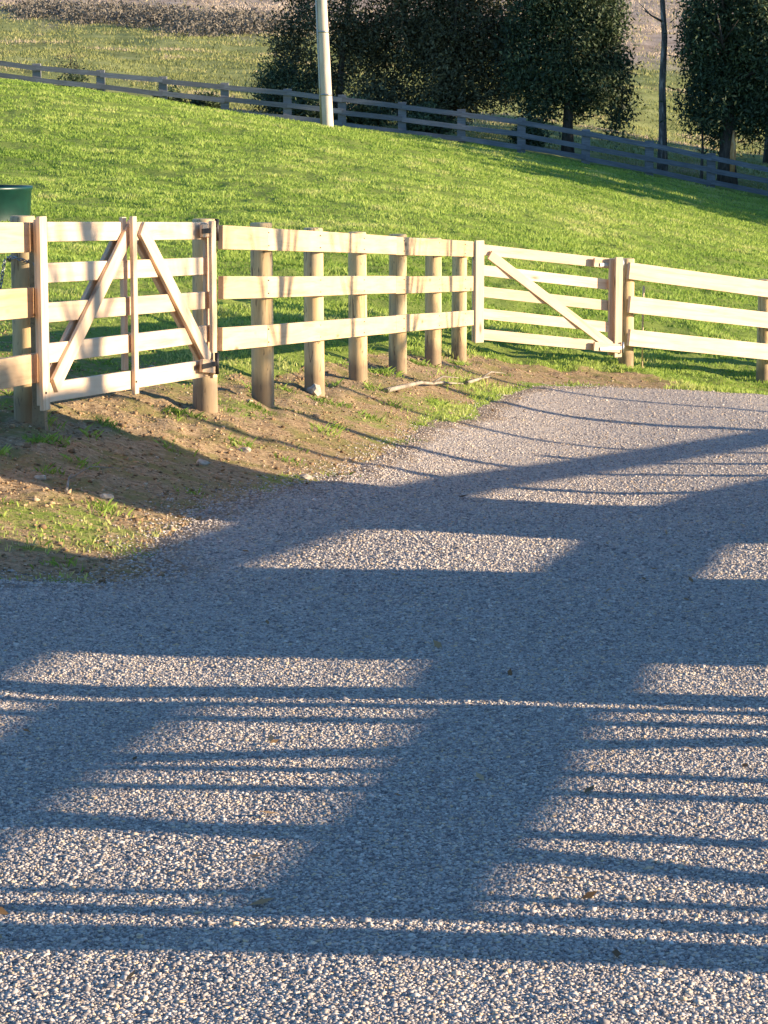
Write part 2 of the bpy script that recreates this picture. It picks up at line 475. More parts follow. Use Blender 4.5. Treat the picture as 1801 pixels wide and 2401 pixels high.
M_GRASS = attr_mat('pasture_grass', [(0, (.08, .15, .02)), (.3, (.19, .30, .045)), (.65, (.32, .43, .08)), (.95, (.42, .50, .12)), (1, (.48, .50, .17))], .6, .42)
M_DRY = attr_mat('dry_grass', [(0, (.09, .10, .04)), (.4, (.25, .27, .09)), (.62, (.33, .31, .13)), (.8, (.44, .35, .25)), (1, (.56, .46, .36))], .8, .25)
M_CLOD = attr_mat('soil_clod', [(0, (.13, .08, .042)), (.5, (.32, .21, .115)), (.9, (.44, .31, .175)), (1, (.52, .42, .30))], .9)

# ------------------------------------------------------------------ ground sheet
def axis_s():
    a = np.concatenate([np.linspace(-8, -1.2, 14)[:-1], np.linspace(-1.2, -.2, 26)[:-1], np.linspace(-.2, .2, 330)[:-1], np.linspace(.2, 1.2, 60)[:-1], np.linspace(1.2, 8, 14)])
    return a
def ground_sheet():
    s = axis_s()
    Y = np.concatenate([np.linspace(-3.6, 3.5, 20)[:-1], np.geomspace(7.5, 34, 300)[:-1] - 4, np.geomspace(34, 114, 190)[:-1] - 4, np.geomspace(114, 1600, 130) - 4])
    S, YY = np.meshgrid(s, Y); X = S * (YY + 4)
    H = height(X, YY)
    nr, nc = X.shape
    idx = np.arange(nr * nc).reshape(nr, nc)
    Fc = np.stack([idx[:-1, :-1], idx[:-1, 1:], idx[1:, 1:], idx[1:, :-1]], -1).reshape(-1, 4)
    dm = dirt_mask(X, YY)
    # 'far' rises through the far pasture; dry grass starts at the height on the slope
    far = sstep(100, 104, YY) * (.2 + np.clip((YY - 104) / 200, 0, 1) * .8 + .004 * X * sstep(110, 150, YY))
    far = np.clip(far, 0, 1)
    me = np_mesh('ground', np.stack([X, YY, H], -1).reshape(-1, 3), Fc, True, {'dirt': dm.ravel(), 'far': far.ravel()})
    o = new_obj('ground', me, M_GROUND); tag(o, 'green pasture ground with bare earth along the fence', kind='structure')
ground_sheet()

def driveway():
    s = np.concatenate([np.linspace(-1.0, -.2, 60)[:-1], np.linspace(-.2, .2, 300)[:-1], np.linspace(.2, 1.0, 60)])
    Y = np.concatenate([np.linspace(-2.6, 3.5, 30)[:-1], np.geomspace(7.5, 31, 420) - 4])
    S, YY = np.meshgrid(s, Y); X = S * (YY + 4)
    sd = poly_sd(X, YY) + .12 * fbm(X * 2.5, YY * 1.6, 12, 3) + .05 * fbm(X * 11, YY * 8, 14, 2)
    H = height(X, YY) + np.clip(sd * .16, -.12, .022) + .010 * fbm(X * 2, YY * 1.5, 44, 3)
    keep = sd > -.35
    nr, nc = X.shape
    idx = np.arange(nr * nc).reshape(nr, nc)
    k = keep[:-1, :-1] | keep[:-1, 1:] | keep[1:, 1:] | keep[1:, :-1]
    Fc = np.stack([idx[:-1, :-1], idx[:-1, 1:], idx[1:, 1:], idx[1:, :-1]], -1)[k]
    used = np.unique(Fc); remap = np.full(nr * nc, -1); remap[used] = np.arange(len(used))
    V = np.stack([X, YY, H], -1).reshape(-1, 3)[used]
    edge = (1 - sstep(0, .45, sd)).ravel()[used]
    me = np_mesh('gravel_driveway', V, remap[Fc], True, {'edge': edge})
    o = new_obj('gravel_driveway', me, M_GRAVEL); tag(o, 'grey gravel driveway crossed by fence shadows', kind='structure')
driveway()
def road_h(x, y):
    sd = poly_sd(x, y) + .12 * fbm(x * 2.5, y * 1.6, 12, 3) + .05 * fbm(x * 11, y * 8, 14, 2)
    return height(x, y) + np.maximum(np.clip(sd * .16, -.12, .022) + .010 * fbm(x * 2, y * 1.5, 44, 3), 0), sd

# ------------------------------------------------------------------ loose stones, clods, grass (stuff)
OCT_V = np.array([(1, 0, 0), (-1, 0, 0), (0, 1, 0), (0, -1, 0), (0, 0, 1), (0, 0, -1)], float)
OCT_F = np.array([(4, 0, 2), (4, 2, 1), (4, 1, 3), (4, 3, 0), (5, 2, 0), (5, 1, 2), (5, 3, 1), (5, 0, 3)])
def rand_rot(m):
    q = RNG.normal(size=(m, 4)); q /= np.linalg.norm(q, axis=1)[:, None]
    w, x, y, z = q.T
    return np.stack([1 - 2 * (y * y + z * z), 2 * (x * y - z * w), 2 * (x * z + y * w), 2 * (x * y + z * w), 1 - 2 * (x * x + z * z), 2 * (y * z - x * w),
                     2 * (x * z - y * w), 2 * (y * z + x * w), 1 - 2 * (x * x + y * y)], -1).reshape(m, 3, 3)
def pebbles(name, P, size, mat, flat=.7, rnd=None):
    m = len(P)
    V = OCT_V[None] * RNG.uniform(.65, 1.25, (m, 6, 1)) * RNG.uniform(.7, 1.3, (m, 1, 3))
    V = np.einsum('mij,mkj->mki', rand_rot(m), V)
    V[:, :, 2] *= flat
    V = V * size[:, None, None] + P[:, None]
    Fc = (OCT_F[None] + (np.arange(m) * 6)[:, None, None]).reshape(-1, 3)
    if rnd is None: rnd = RNG.random(m)
    me = np_mesh(name, V.reshape(-1, 3), Fc, False, {'rnd': np.repeat(rnd, 6)})
    return new_obj(name, me, mat)
def scatter(n_, y0, y1, s0, s1, power=2.0):
    """plan points with density falling as 1/distance^power"""
    t = RNG.random(n_)
    e = 2 - power
    Y = (y0 * (y1 / y0) ** t) if abs(e) < 1e-6 else ((y0 ** e + t * (y1 ** e - y0 ** e)) ** (1 / e))
    X = (s0 + (s1 - s0) * RNG.random(n_)) * Y
    return X, Y
def gravel_stones():
    X, Y = scatter(440000, 4.4, 27, -.17, .18, 2.4)
    pk = fbm(X * .9, Y * .5, 51, 4)
    k0 = RNG.random(len(X)) < .95 - 1.0 * np.clip(pk - .1, 0, .6) * (Y > 5)
    X, Y = X[k0], Y[k0]
    h, sd = road_h(X, Y)
    keep = sd > -.04 - .25 * RNG.random(len(X)) ** 3
    X, Y, h = X[keep], Y[keep], h[keep]
    size = (RNG.gamma(4, .00085, len(X)) + .0016) * np.clip(Y / 9, .9, 1.35)
    o = pebbles('loose_gravel', np.stack([X, Y, h + size * .2], -1), size, M_STONE, .55)
    tag(o, 'loose crushed grey stones covering the driveway surface', 'gravel', kind='stuff')
gravel_stones()
def clods():
    X, Y = scatter(36000, 9, 27, -.17, .13, 2.0)
    sd = poly_sd(X, Y); dm = dirt_mask(X, Y)
    keep = (sd < .1) & (dm > RNG.random(len(X)) * 1.1)
    X, Y = X[keep], Y[keep]
    size = RNG.gamma(2.0, .003, len(X)) + .002
    o = pebbles('soil_clods', np.stack([X, Y, height(X, Y) + size * .2], -1), size, M_CLOD, .6)
    tag(o, 'crumbled brown earth and leaf litter along the fence', 'soil', kind='stuff')
clods()
def blades(name, X, Y, Z, hgt, wid, rnd, mat, lean=.5):
    m = len(X)
    a = RNG.uniform(0, 2 * np.pi, m); dx, dy = np.cos(a), np.sin(a)
    lx = RNG.normal(0, lean, m) * hgt; ly = RNG.normal(0, lean, m) * hgt
    V = np.zeros((m, 4, 3))
    V[:, 0] = np.stack([X - dx * wid / 2, Y - dy * wid / 2, Z - .02], -1)
    V[:, 1] = np.stack([X + dx * wid / 2, Y + dy * wid / 2, Z - .02], -1)
    V[:, 2] = np.stack([X + lx * .5 + dx * wid * .35, Y + ly * .5 + dy * wid * .35, Z + hgt * .6], -1)
    V[:, 3] = np.stack([X + lx, Y + ly, Z + hgt], -1)
    b = (np.arange(m) * 4)[:, None]
    Fc = np.concatenate([b + np.array([[0, 1, 2]]), b + np.array([[0, 2, 3]])], 1).reshape(-1, 3)
    me = np_mesh(name, V.reshape(-1, 3), Fc, False, {'rnd': np.repeat(rnd, 4)})
    return new_obj(name, me, mat)
def grass():
    X, Y = scatter(760000, 10, 99, -.17, .175, 1.9)
    sd = poly_sd(X, Y); dm = dirt_mask(X, Y)
    keep = (sd < -.02) & (RNG.random(len(X)) > dm * 1.02)
    X, Y = X[keep], Y[keep]
    tus = fbm(X * 1.3, Y * 1.0, 61, 3)
    big = fbm(X * .25, Y * .12, 71, 3)
    keep = RNG.random(len(X)) < .62 + 1.3 * tus
    X, Y, tus, big = X[keep], Y[keep], tus[keep], big[keep]
    keep = RNG.random(len(X)) < .14 + .10 * sstep(12, 17, Y) + .76 * sstep(19, 27, Y + .8 * X)
    X, Y, tus, big = X[keep], Y[keep], tus[keep], big[keep]
    nearf = 1 - sstep(18, 26, Y)
    hg = (1 - .4 * nearf) * (.018 + .024 * RNG.random(len(X))) * (1 + 1.2 * np.clip(tus, -.5, .6)) * np.clip(.8 + Y / 90, 1, 1.8)
    wd = .004 + .0005 * Y
    rnd = np.clip(.50 + .8 * tus + .45 * big + RNG.normal(0, .09, len(X)) + nearf * .25 * RNG.random(len(X)), 0, 1)
    o = blades('grass', X, Y, height(X, Y), hg, wd, rnd, M_GRASS, .55)
    tag(o, 'short lush green grass on the sloping paddock', 'grass', kind='stuff')
grass()
def verge_weeds():
    n0 = 190; X0, Y0 = scatter(n0, 10.5, 26, -.17, .12, 1.6)
    sd = poly_sd(X0, Y0); k0 = (sd < .15) & (sd > -2.5)
    px, py = [], []
    for gx, gy in ((-1.28, 16.5), (-.80, 17.8), (-.47, 19.35), (.0, 22.5), (.42, 24.2), (.72, 25.5), (2.6, 27.8), (4.3, 29.2), (-1.9, 14.1)):
        px += [gx + random.uniform(-.12, .12) for _ in range(4)]; py += [gy - random.uniform(0, .2) for _ in range(4)]
    X0 = np.concatenate([X0[k0], px]); Y0 = np.concatenate([Y0[k0], py])
    c = RNG.integers(12, 70, len(X0)); X = np.repeat(X0, c); Y = np.repeat(Y0, c)
    X = X + RNG.normal(0, .045, len(X)); Y = Y + RNG.normal(0, .06, len(X))
    t = np.repeat(RNG.random(len(X0)), c)
    hg = (.012 + .026 * RNG.random(len(X))) * (.5 + t)
    o = blades('verge_weeds', X, Y, height(X, Y), hg, .006 + 0 * X, np.clip(t * .6 + RNG.normal(0, .12, len(X)), 0, 1), M_GRASS, .9)
    tag(o, 'scattered weeds and grass tufts on the bare verge and round the post feet', 'weeds', kind='stuff')
verge_weeds()
def litter():
    X, Y = scatter(900, 4.8, 24, -.17, .17, 1.8)
    sd = poly_sd(X, Y); k0 = RNG.random(len(X)) < np.where(sd > 0, .14 + .5 * (sd < .5), .6); X, Y = X[k0], Y[k0]
    h, _ = road_h(X, Y); m = len(X)
    P = np.stack([X, Y, h + .012], -1)
    a = RNG.normal(size=(m, 3)); a[:, 2] *= .25; a /= np.linalg.norm(a, axis=1)[:, None]
    b = np.cross(a, np.array([0, 0, 1.0]) + RNG.normal(0, .3, (m, 3))); b /= np.linalg.norm(b, axis=1)[:, None]
    L = RNG.uniform(.012, .035, m)[:, None]
    V = np.stack([P - a * L, P + b * L * .4, P + a * L, P - b * L * .4], 1).reshape(-1, 3)
    me = np_mesh('leaf_litter', V, np.arange(m * 4).reshape(-1, 4), False, {'rnd': np.repeat(RNG.random(m), 4)})
    o = new_obj('leaf_litter', me, attr_mat('dry_leaf', [(0, (.10, .06, .03)), (.5, (.28, .17, .08)), (1, (.50, .38, .22))], .8, .2))
    tag(o, 'small dry brown leaves scattered on the verge and gravel', 'leaf litter', kind='stuff')
litter()
def dry_grass():
    X, Y = scatter(300000, 104, 420, -.17, .18, 2.2)
    tus = fbm(X * .35, Y * .12, 91, 4)
    keep = RNG.random(len(X)) < .5 + 1.2 * tus
    X, Y, tus = X[keep], Y[keep], tus[keep]
    far = .2 + np.clip((Y - 104) / 200, 0, 1) * .8 + .004 * X
    tanf = sstep(.64, .76, far + .10 * fbm(X * .1, Y * .05, 95, 3))
    rnd = np.clip(.40 + .36 * tanf + .45 * tus + .5 * fbm(X * .03, Y * .3, 33, 2) * (1 - tanf) + RNG.normal(0, .08, len(X)), 0, 1)
    hg = (.08 + .18 * RNG.random(len(X)) ** 2) * np.clip(Y / 180, .6, 1.5)
    o = blades('dry_grass', X, Y, height(X, Y), hg, .012 + .0004 * Y, rnd, M_DRY, .4)
    tag(o, 'rough olive and tan grass on the far hillside', 'dry grass', kind='stuff')
dry_grass()

# ------------------------------------------------------------------ roadside fence with six posts (centre)
LA = (-1.167, 16.57); LB = (.759, 25.8)              # plan line of the posts: X, depth
dv = Vector((LB[0] - LA[0], LB[1] - LA[1])).normalized()
NRM = Vector((dv.y, -dv.x))                          # towards the driveway
OUT = Vector((NRM.x, NRM.y, 0))
off = .098
RA = (LA[0] + NRM.x * off, LA[1] + NRM.y * off); RB = (LB[0] + NRM.x * off, LB[1] + NRM.y * off)
fence = empty('rail_fence', W(614, 950, 18.03), 'new three-rail timber fence on six round posts between the two gates', 'fence')
for u, v, d in ((614, 522, 18.03), (736, 534, 19.58), (839, 544, 21.1), (933, 549, 22.74), (1016, 558, 24.4), (1077, 565, 25.8)):
    p = W(u, v, d); round_post('post', p, .078, M_POST, fence)
def ray_z(p0, p1, u, A, B):
    return
for k, ((vt0, vb0), (vt1, vb1)) in enumerate((((528, 583), (566, 603)), ((648, 700), (647, 683)), ((769, 823), (727, 762)))):
    d0 = line_depth(517, RA, RB); d1 = line_depth(1106, RA, RB)
    A = W(517, (vt0 + vb0) / 2, d0); B = W(1106, (vt1 + vb1) / 2, d1)
    w = ((vb0 - vt0) * d0 + (vb1 - vt1) * d1) / 2 / F
    # each rail line is two planks butted on the fourth post
    uj = 925 if k % 2 == 0 else 925
    dj = line_depth(uj, RA, RB); tj = (dj - d0) / (d1 - d0)
    J = A.lerp(B, tj)
    ax = (B - A).normalized()
    u1 = 622; t1 = (line_depth(u1, RA, RB) - d0) / (d1 - d0); J0 = A.lerp(B, t1)
    board('rail', A, J0 - ax * .003, w, .038, M_RAIL, fence, OUT, wob=.003)
    board('rail', J0 + ax * .003, J - ax * .003, w * .99, .038, M_RAIL, fence, OUT, wob=.003)
    board('rail', J + ax * .003, B, w * 1.01, .038, M_RAIL, fence, OUT, wob=.003)

# ------------------------------------------------------------------ left fence end
QA = (-900.5 * 13.75 / F, 13.75); QB = (-803.5 * 14.35 / F, 14.35)
qd = Vector((QB[0] - QA[0], QB[1] - QA[1])).normalized(); QN = Vector((qd.y, -qd.x)); QOUT = Vector((QN.x, QN.y, 0))
lf = empty('rail_fence', W(54, 1011, 14.3), 'three-rail fence end at the left edge, nailed to a thick round gate post', 'fence')
pA = W(54, 506, 14.45); round_post('post', pA, .074, M_POST, lf)
pS = W(86, 590, 14.33)
gS = gz(pS.x, pS.y)
board('stop_post', Vector((pS.x, pS.y, gS - .2)), Vector((pS.x, pS.y, 1.65 - 250 * 14.33 / F)), .05, .075, M_POST, lf, OUT)
for (va, vb), (vc, vd) in (((521, 593), (521, 590)), ((679, 751), (673, 742)), ((843, 909), (826, 894))):
    A = W(0, (va + vb) / 2, QA[1]); B = W(97, (vc + vd) / 2, QB[1])
    ax = B - A
    board('rail', A - ax * 4.4, B, (vd - vc) * QB[1] / F, .04, M_RAIL, lf, QOUT, wob=.002)
p2 = Vector((pA.x, pA.y, 0)) - Vector((qd.x, qd.y, 0)) * 1.6
round_post('post', Vector((p2.x, p2.y, gz(p2.x, p2.y) + 1.3)), .074, M_POST, lf)

# chain round the gate post
def chain():
    c = W(54, 605, 14.45); o = empty
    mb = MB(); n_ = 26; R = .086
    pts = []
    for i in range(n_):
        a = 2 * math.pi * i / n_
        pts.append(Vector((c.x + R * math.cos(a), c.y + R * math.sin(a), c.z + .012 * math.sin(a * 2) - (.02 if i % 2 else 0) * .4)))
    tail0 = W(98, 612, 14.2)
    path = pts + [pts[0]]
    q = pts[-4]
    for i in range(1, 9): path.append(q.lerp(tail0, i / 8) + Vector((0, 0, -.02 * math.sin(math.pi * i / 8))))
    drop = Vector((c.x - R - .01, c.y - .05, c.z - .01))
    hang = [drop + Vector((-.004 * i, 0, -.022 * i)) for i in range(9)]
    def link(a, b, flip):
        d = (b - a); L = d.length * 1.35; d.normalize()
        s = d.orthogonal().normalized(); s2 = d.cross(s)
        s = s if flip else s2
        m = (a + b) / 2; ring = []
        for k in range(9):
            an = 2 * math.pi * k / 8
            ring.append(m + d * math.cos(an) * L / 2 + s * math.sin(an) * .0085)
        mb.tube(ring, [.0035] * 9, 6, False)
    for i in range(len(path) - 1):
        if (path[i + 1] - path[i]).length < .06: link(path[i], path[i + 1], i % 2)
    for i in range(len(hang) - 1): link(hang[i], hang[i + 1], i % 2)
    ob = mb.build('chain', M_GALV, None, smooth=True)
    tag(ob, 'steel chain looped round the thick gate post at the left edge', 'chain')
chain()

# ------------------------------------------------------------------ gates
def bolt_heads(parent, pts, out, r=.008, name='bolt'):
    for p in pts:
        mb = MB(); mb.tube([p, p + out * .008], [r, r * .8], 8)
        mb.v = [tuple(Vector(v) - parent.location) for v in mb.v]
        mb.build(name, M_BLACK, parent)
for u_ in (614, 736, 839, 933, 1016, 1077):
    for (va, vb), (vc, vd) in (((528, 583), (566, 603)), ((648, 700), (647, 683)), ((769, 823), (727, 762))):
        dd = line_depth(u_ + 9, RA, RB); d0 = line_depth(517, RA, RB); d1 = line_depth(1106, RA, RB)
        t_ = (dd - d0) / (d1 - d0)
        A_ = W(517, (va + vb) / 2, d0); B_ = W(1106, (vc + vd) / 2, d1); p_ = A_.lerp(B_, t_) + OUT * .018
        bolt_heads(fence, [p_ + Vector((0, 0, .045)), p_ - Vector((0, 0, .045))], OUT, .005, 'nail')
def gate_one():
    GA = (-800.5 * 14.25 / F, 14.25); GB = (-408 * 16.6 / F, 16.6)
    g2 = Vector((GB[0] - GA[0], GB[1] - GA[1])).normalized(); gn = Vector((g2.y, -g2.x)); out = Vector((gn.x, gn.y, 0)); al = Vector((g2.x, g2.y, 0))
    def P(u, v, o=0.0):
        A = (GA[0] + gn.x * o, GA[1] + gn.y * o); B = (GB[0] + gn.x * o, GB[1] + gn.y * o)
        return W(u, v, line_depth(u, A, B))
    g = empty('timber_gate', P(500, 900), 'pale five-rail gate with a pointed A-shaped brace, left of the fence', 'gate')
    rails = (((521, 566), (521, 562)), ((617, 664), (601, 644)), ((711, 756), (683, 724)), ((805, 852), (761, 802)), ((896, 946), (841, 884)))
    for (a, b), (c, d) in rails:
        A = P(105, (a + b) / 2); B = P(488, (c + d) / 2)
        board('rail', A, B, .110, .032, M_GATE, g, out, wob=.002)
    T = .024
    fo = .016 + T / 2 + .001
    def vert(name, u, v0, v1, o, w=.085, mat=M_GATE):
        a = P(u, v1, o); b = P(u, v0, o); b = Vector((a.x, a.y, b.z))
        board(name, a, b, w, T, mat, g, out)
    vert('stile', 106, 505, 962, fo, .09)
    vert('stile', 99, 512, 950, -fo, .09)
    vert('stile', 318, 505, 924, fo, .06)
    vert('stile', 293, 507, 868, -fo, .06)
    vert('stile', 501, 516, 886, fo, .075)
    vert('stile', 487, 520, 880, -fo, .075)
    fo2 = fo
    def diag(u0, v0, u1, v1, o, w=.10):
        board('brace', P(u0, v0, o), P(u1, v1, o), w, T, M_GATE, g, out)
    diag(127, 905, 309, 530, fo2); diag(331, 535, 489, 845, fo2)
    diag(117, 880, 283, 545, -fo2); diag(322, 560, 472, 840, -fo2)
    # hinge blocks and straps
    for vv in (541, 857):
        ho = fo + T / 2 + .014
        board('hinge_block', P(472, vv, fo2 + T + .002), P(508, vv - 3 if vv < 600 else vv + 4, fo2 + T + .002), .085, T, M_GATE, g, out)
        hp = P(488, vv, fo2 + 1.5 * T + .007)
        hb = board('hinge', hp - al * .10, hp + al * .16, .032, .008, M_BLACK, g, out, bevel=.001)
        q = hp + al * .15
        mb = MB(); mb.tube([q + Vector((0, 0, -.07)) - g.location, q + Vector((0, 0, .07)) - g.location], [.014, .014], 10)
        pin = mb.build('hinge_pin', M_BLACK, g, smooth=True)
    bolt_heads(g, [P(501, v, fo + T / 2 + .001) for v in (622, 704, 782)] + [P(318, v, fo + T / 2 + .001) for v in (543, 631, 718, 805, 895)] + [P(106, v, fo + T / 2 + .001) for v in (640, 733, 828, 921)], out)
    pb = W(477, 513, 16.85)
    hpst = empty('gate_post', (pb.x, pb.y, gz(pb.x, pb.y)), 'short thick round post behind the hinge end of the A-braced gate', 'post')
    round_post('post_shaft', pb, .079, M_POST, hpst)
gate_one()

def gate_two():
    GA = (222 * 26.9 / F, 26.9); GB = (548 * 27.9 / F, 27.9)
    g2 = Vector((GB[0] - GA[0], GB[1] - GA[1])).normalized(); gn = Vector((g2.y, -g2.x)); out = Vector((gn.x, gn.y, 0)); al = Vector((g2.x, g2.y, 0))
    def P(u, v, o=0.0):
        A = (GA[0] + gn.x * o, GA[1] + gn.y * o); B = (GB[0] + gn.x * o, GB[1] + gn.y * o)
        return W(u, v, line_depth(u, A, B))
    g = empty('timber_gate', P(1450, 840), 'narrower five-rail gate with one diagonal brace, beside the right-hand fence', 'gate')
    for (a, b), (c, d) in (((575, 598), (607, 632)), ((622, 647), (656, 681)), ((672, 697), (706, 731)), ((724, 749), (756, 781)), ((774, 797), (801, 826))):
        board('rail', P(1120, (a + b) / 2 - 2), P(1450, (c + d) / 2 + 1), .112, .034, M_GATE, g, out, wob=.002)
    T = .028; fo = .017 + T / 2 + .001
    def vert(u, v0, v1, o, w):
        a = P(u, v1, o); b = P(u, v0, o); b = Vector((a.x, a.y, b.z)); board('stile', a, b, w, T, M_GATE, g, out, bevel=.008)
    vert(1123, 562, 804, fo, .11); vert(1117, 566, 802, -fo, .11)
    vert(1448, 601, 838, fo, .10); vert(1434, 604, 832, -fo, .10)
    board('brace', P(1148, 597, fo), P(1432, 812, fo), .10, T, M_GATE, g, out)
    for v0 in (618, 815):
        board('hinge_block', P(1392, v0 - 3, fo + T + .002), P(1453, v0 + 2, fo + T + .002), .095, T, M_GATE, g, out)
        hp = P(1428, v0 + 2, fo + 1.5 * T + .008)
        board('hinge', hp - al * .12, hp + al * .20, .035, .008, M_GALV, g, out, bevel=.001)
        mb = MB(); q = hp + al * .19 - g.location; mb.tube([q + Vector((0, 0, -.06)), q + Vector((0, 0, .06))], [.014, .014], 10); mb.build('hinge_pin', M_GALV, g, smooth=True)
    bolt_heads(g, [P(1123, v, fo + T / 2 + .001) for v in (582, 604, 634, 684, 735, 783)] + [P(1448, v, fo + T / 2 + .001) for v in (669, 719, 768)], out, .010)
gate_two()

# ------------------------------------------------------------------ right-hand fence
def right_fence():
    IA = (569.5 * 28.1 / F, 28.1); JB = (894.5 * 29.6 / F, 29.6)
    d2 = Vector((JB[0] - IA[0], JB[1] - IA[1])).normalized(); nn = Vector((d2.y, -d2.x)); out = Vector((nn.x, nn.y, 0)); al = Vector((d2.x, d2.y, 0))
    o = .1
    A2 = (IA[0] + nn.x * o, IA[1] + nn.y * o); B2 = (JB[0] + nn.x * o, JB[1] + nn.y * o)
    f = empty('rail_fence', W(1470, 871, 28.1), 'bright pale three-rail fence running off the right edge beside the far gate', 'fence')
    pI = W(1470, 606, 28.1); pJ = W(1795, 655, 29.6)
    round_post('post', pI, .085, M_POST, f); round_post('post', pJ, .085, M_POST, f)
    step = pJ - pI
    for k in (1, 2):
        q = pJ + step * k; round_post('post', Vector((q.x, q.y, gz(q.x, q.y) + 1.25)), .085, M_POST, f)
    for (a, b), (c, d) in (((614, 656), (658, 698)), ((695, 733), (732, 769)), ((771, 811), (807, 845))):
        A = W(1474, (a + b) / 2, line_depth(1474, A2, B2)); B = W(1801, (c + d) / 2, line_depth(1801, A2, B2))
        ax = B - A
        board('rail', A, A + ax * 2.9, .182, .04, M_GATE, f, out, wob=.004)
    s = W(1508, 691, 28.6)
    mb = MB()
    g0 = gz(s.x, s.y)
    mb.tube([Vector((0, 0, -.1)), Vector((0.002, 0, (s.z - g0))), Vector((.01, 0, s.z - g0 + .05)), Vector((.004, 0, s.z - g0 + .10))], [.010, .011, .016, .008], 8)
    st = mb.build('marker_stake', M_PIECE, None, smooth=True, M=Matrix.Translation((s.x, s.y, g0)))
    tag(st, 'thin pale stake standing in the grass behind the right-hand fence', 'stake')
right_fence()

# ------------------------------------------------------------------ water trough on the slope
def trough():
    M, t, b = mat_new('green_plastic'); v = coord(t, 'Object')
    t.links.new(ramp(t, noise(t, v, 5, 4), [(.3, (.002, .022, .020)), (.7, (.004, .040, .032))]), b.inputs['Base Color']); b.inputs['Roughness'].default_value = .35
    b.inputs['Specular IOR Level'].default_value = .5
    p = W(-68, 515, 40); z = gz(p.x, p.y)
    R = .95; H = .47
    t0 = empty('water_trough', (p.x, p.y, z), 'round dark green plastic water trough on the grass at the left edge', 'trough')
    mb = MB(); n_ = 64
    prof = [(R * .97, -.1), (R * .97, .03), (R * .975, .05), (R, H - .06), (R * 1.02, H - .05), (R * 1.02, H), (R * .96, H), (R * .95, H - .05), (R * .93, .12)]
    vs = [(r * math.cos(2 * math.pi * k / n_), r * math.sin(2 * math.pi * k / n_), zz) for r, zz in prof for k in range(n_)]
    fs = [(i * n_ + k, i * n_ + (k + 1) % n_, (i + 1) * n_ + (k + 1) % n_, (i + 1) * n_ + k) for i in range(len(prof) - 1) for k in range(n_)]
    fs.append(tuple((len(prof) - 1) * n_ + k for k in range(n_)))
    mb.add(vs, fs); mb.build('tub', M, t0, smooth=True)
    m2, t2, b2 = mat_new('trough_water'); b2.inputs['Base Color'].default_value = (.10, .07, .045, 1); b2.inputs['Roughness'].default_value = .12
    wn = noise(t2, coord(t2, 'Object'), 8, 2); bump(t2, b2, wn, .1, .01)
    mb = MB(); mb.add([(R * .945 * math.cos(2 * math.pi * k / n_), R * .945 * math.sin(2 * math.pi * k / n_), H - .08) for k in range(n_)], [tuple(range(n_))])
    mb.build('water', m2, t0)
trough()

# ------------------------------------------------------------------ pole
def pole():
    m, t, b = mat_new('pale_pole'); v = coord(t, 'Object', (1, 1, .15))
    g = noise(t, v, 7, 5, .6)
    t.links.new(ramp(t, g, [(.3, (.42, .35, .28)), (.55, (.60, .51, .41)), (.75, (.68, .60, .50))]), b.inputs['Base Color']); b.inputs['Roughness'].default_value = .7
    p = hit(768, 303); d = 87.0
    p = W(768, 303, d); z = gz(p.x, p.y)
    mb = MB()
    k = -.045
    zs = [-.6, 0, 2, 5, 9.5]
    mb.tube([(k * q, 0, q) for q in zs], [.215, .212, .20, .18, .15], 24)
    e = empty('power_pole', (p.x, p.y, z), 'tall pale leaning pole standing on the crest of the green slope', 'pole')
    mb.build('shaft', m, e, smooth=True)
    mb = MB(); mb.tube([(k * q - .20 + q * .006, -.10, q) for q in (-.3, 1.5, 3, 6, 9)], [.035] * 5, 8); mb.build('conduit', M_GALV, e, smooth=True)
    for q in (1.1, 3.2, 5.6):
        mb = MB(); mb.tube([(k * q, 0, q), (k * q, 0, q + .06)], [.222 - q * .0055, .222 - q * .0055], 24); mb.build('strap', M_GALV, e, smooth=True)
pole()

# ------------------------------------------------------------------ dark fence on the crest
def dark_fence():
    us = [-350, -205, -60, 86, 236, 382, 527, 674, 802, 943, 1082, 1223, 1374, 1523, 1668, 1812, 1960, 2110]
    tops = {86: 150, 1801: 390}
    ux = [0, 86, 527, 674, 802, 943, 1082, 1223, 1374, 1523, 1660, 1801]; vx = [140, 152, 197, 211, 225, 242, 259, 279, 306, 333, 361, 389]
    f = empty('dark_rail_fence', W(943, 315, 99), 'weathered dark grey three-rail fence along the crest in front of the trees', 'fence')
    tp = []
    for u in us:
        v = np.interp(u, ux, vx) + (0 if 0 <= u <= 1801 else (u - np.clip(u, 0, 1801)) * .17)
        d = 99.5 - .7 * (u / 1801)
        tp.append(W(u, v - 3, d))
    for p in tp:
        g = gz(p.x, p.y); g = min(g, p.z - 1.2)
        w = .12
        board('post', Vector((p.x, p.y, g - .3)), p, .32, .24, M_OLDP, f, Vector((0, -1, 0)), bevel=.01)
    for a, b in zip(tp[:-1], tp[1:]):
        for dz in (.17, .66, 1.12):
            ja, jb = random.uniform(-.035, .035), random.uniform(-.035, .035)
            board('rail', a + Vector((0, -.16, -dz + ja)), b + Vector((0, -.16, -dz + jb)), .19, .06, M_OLD, f, Vector((0, -1, 0)), bevel=0)
dark_fence()

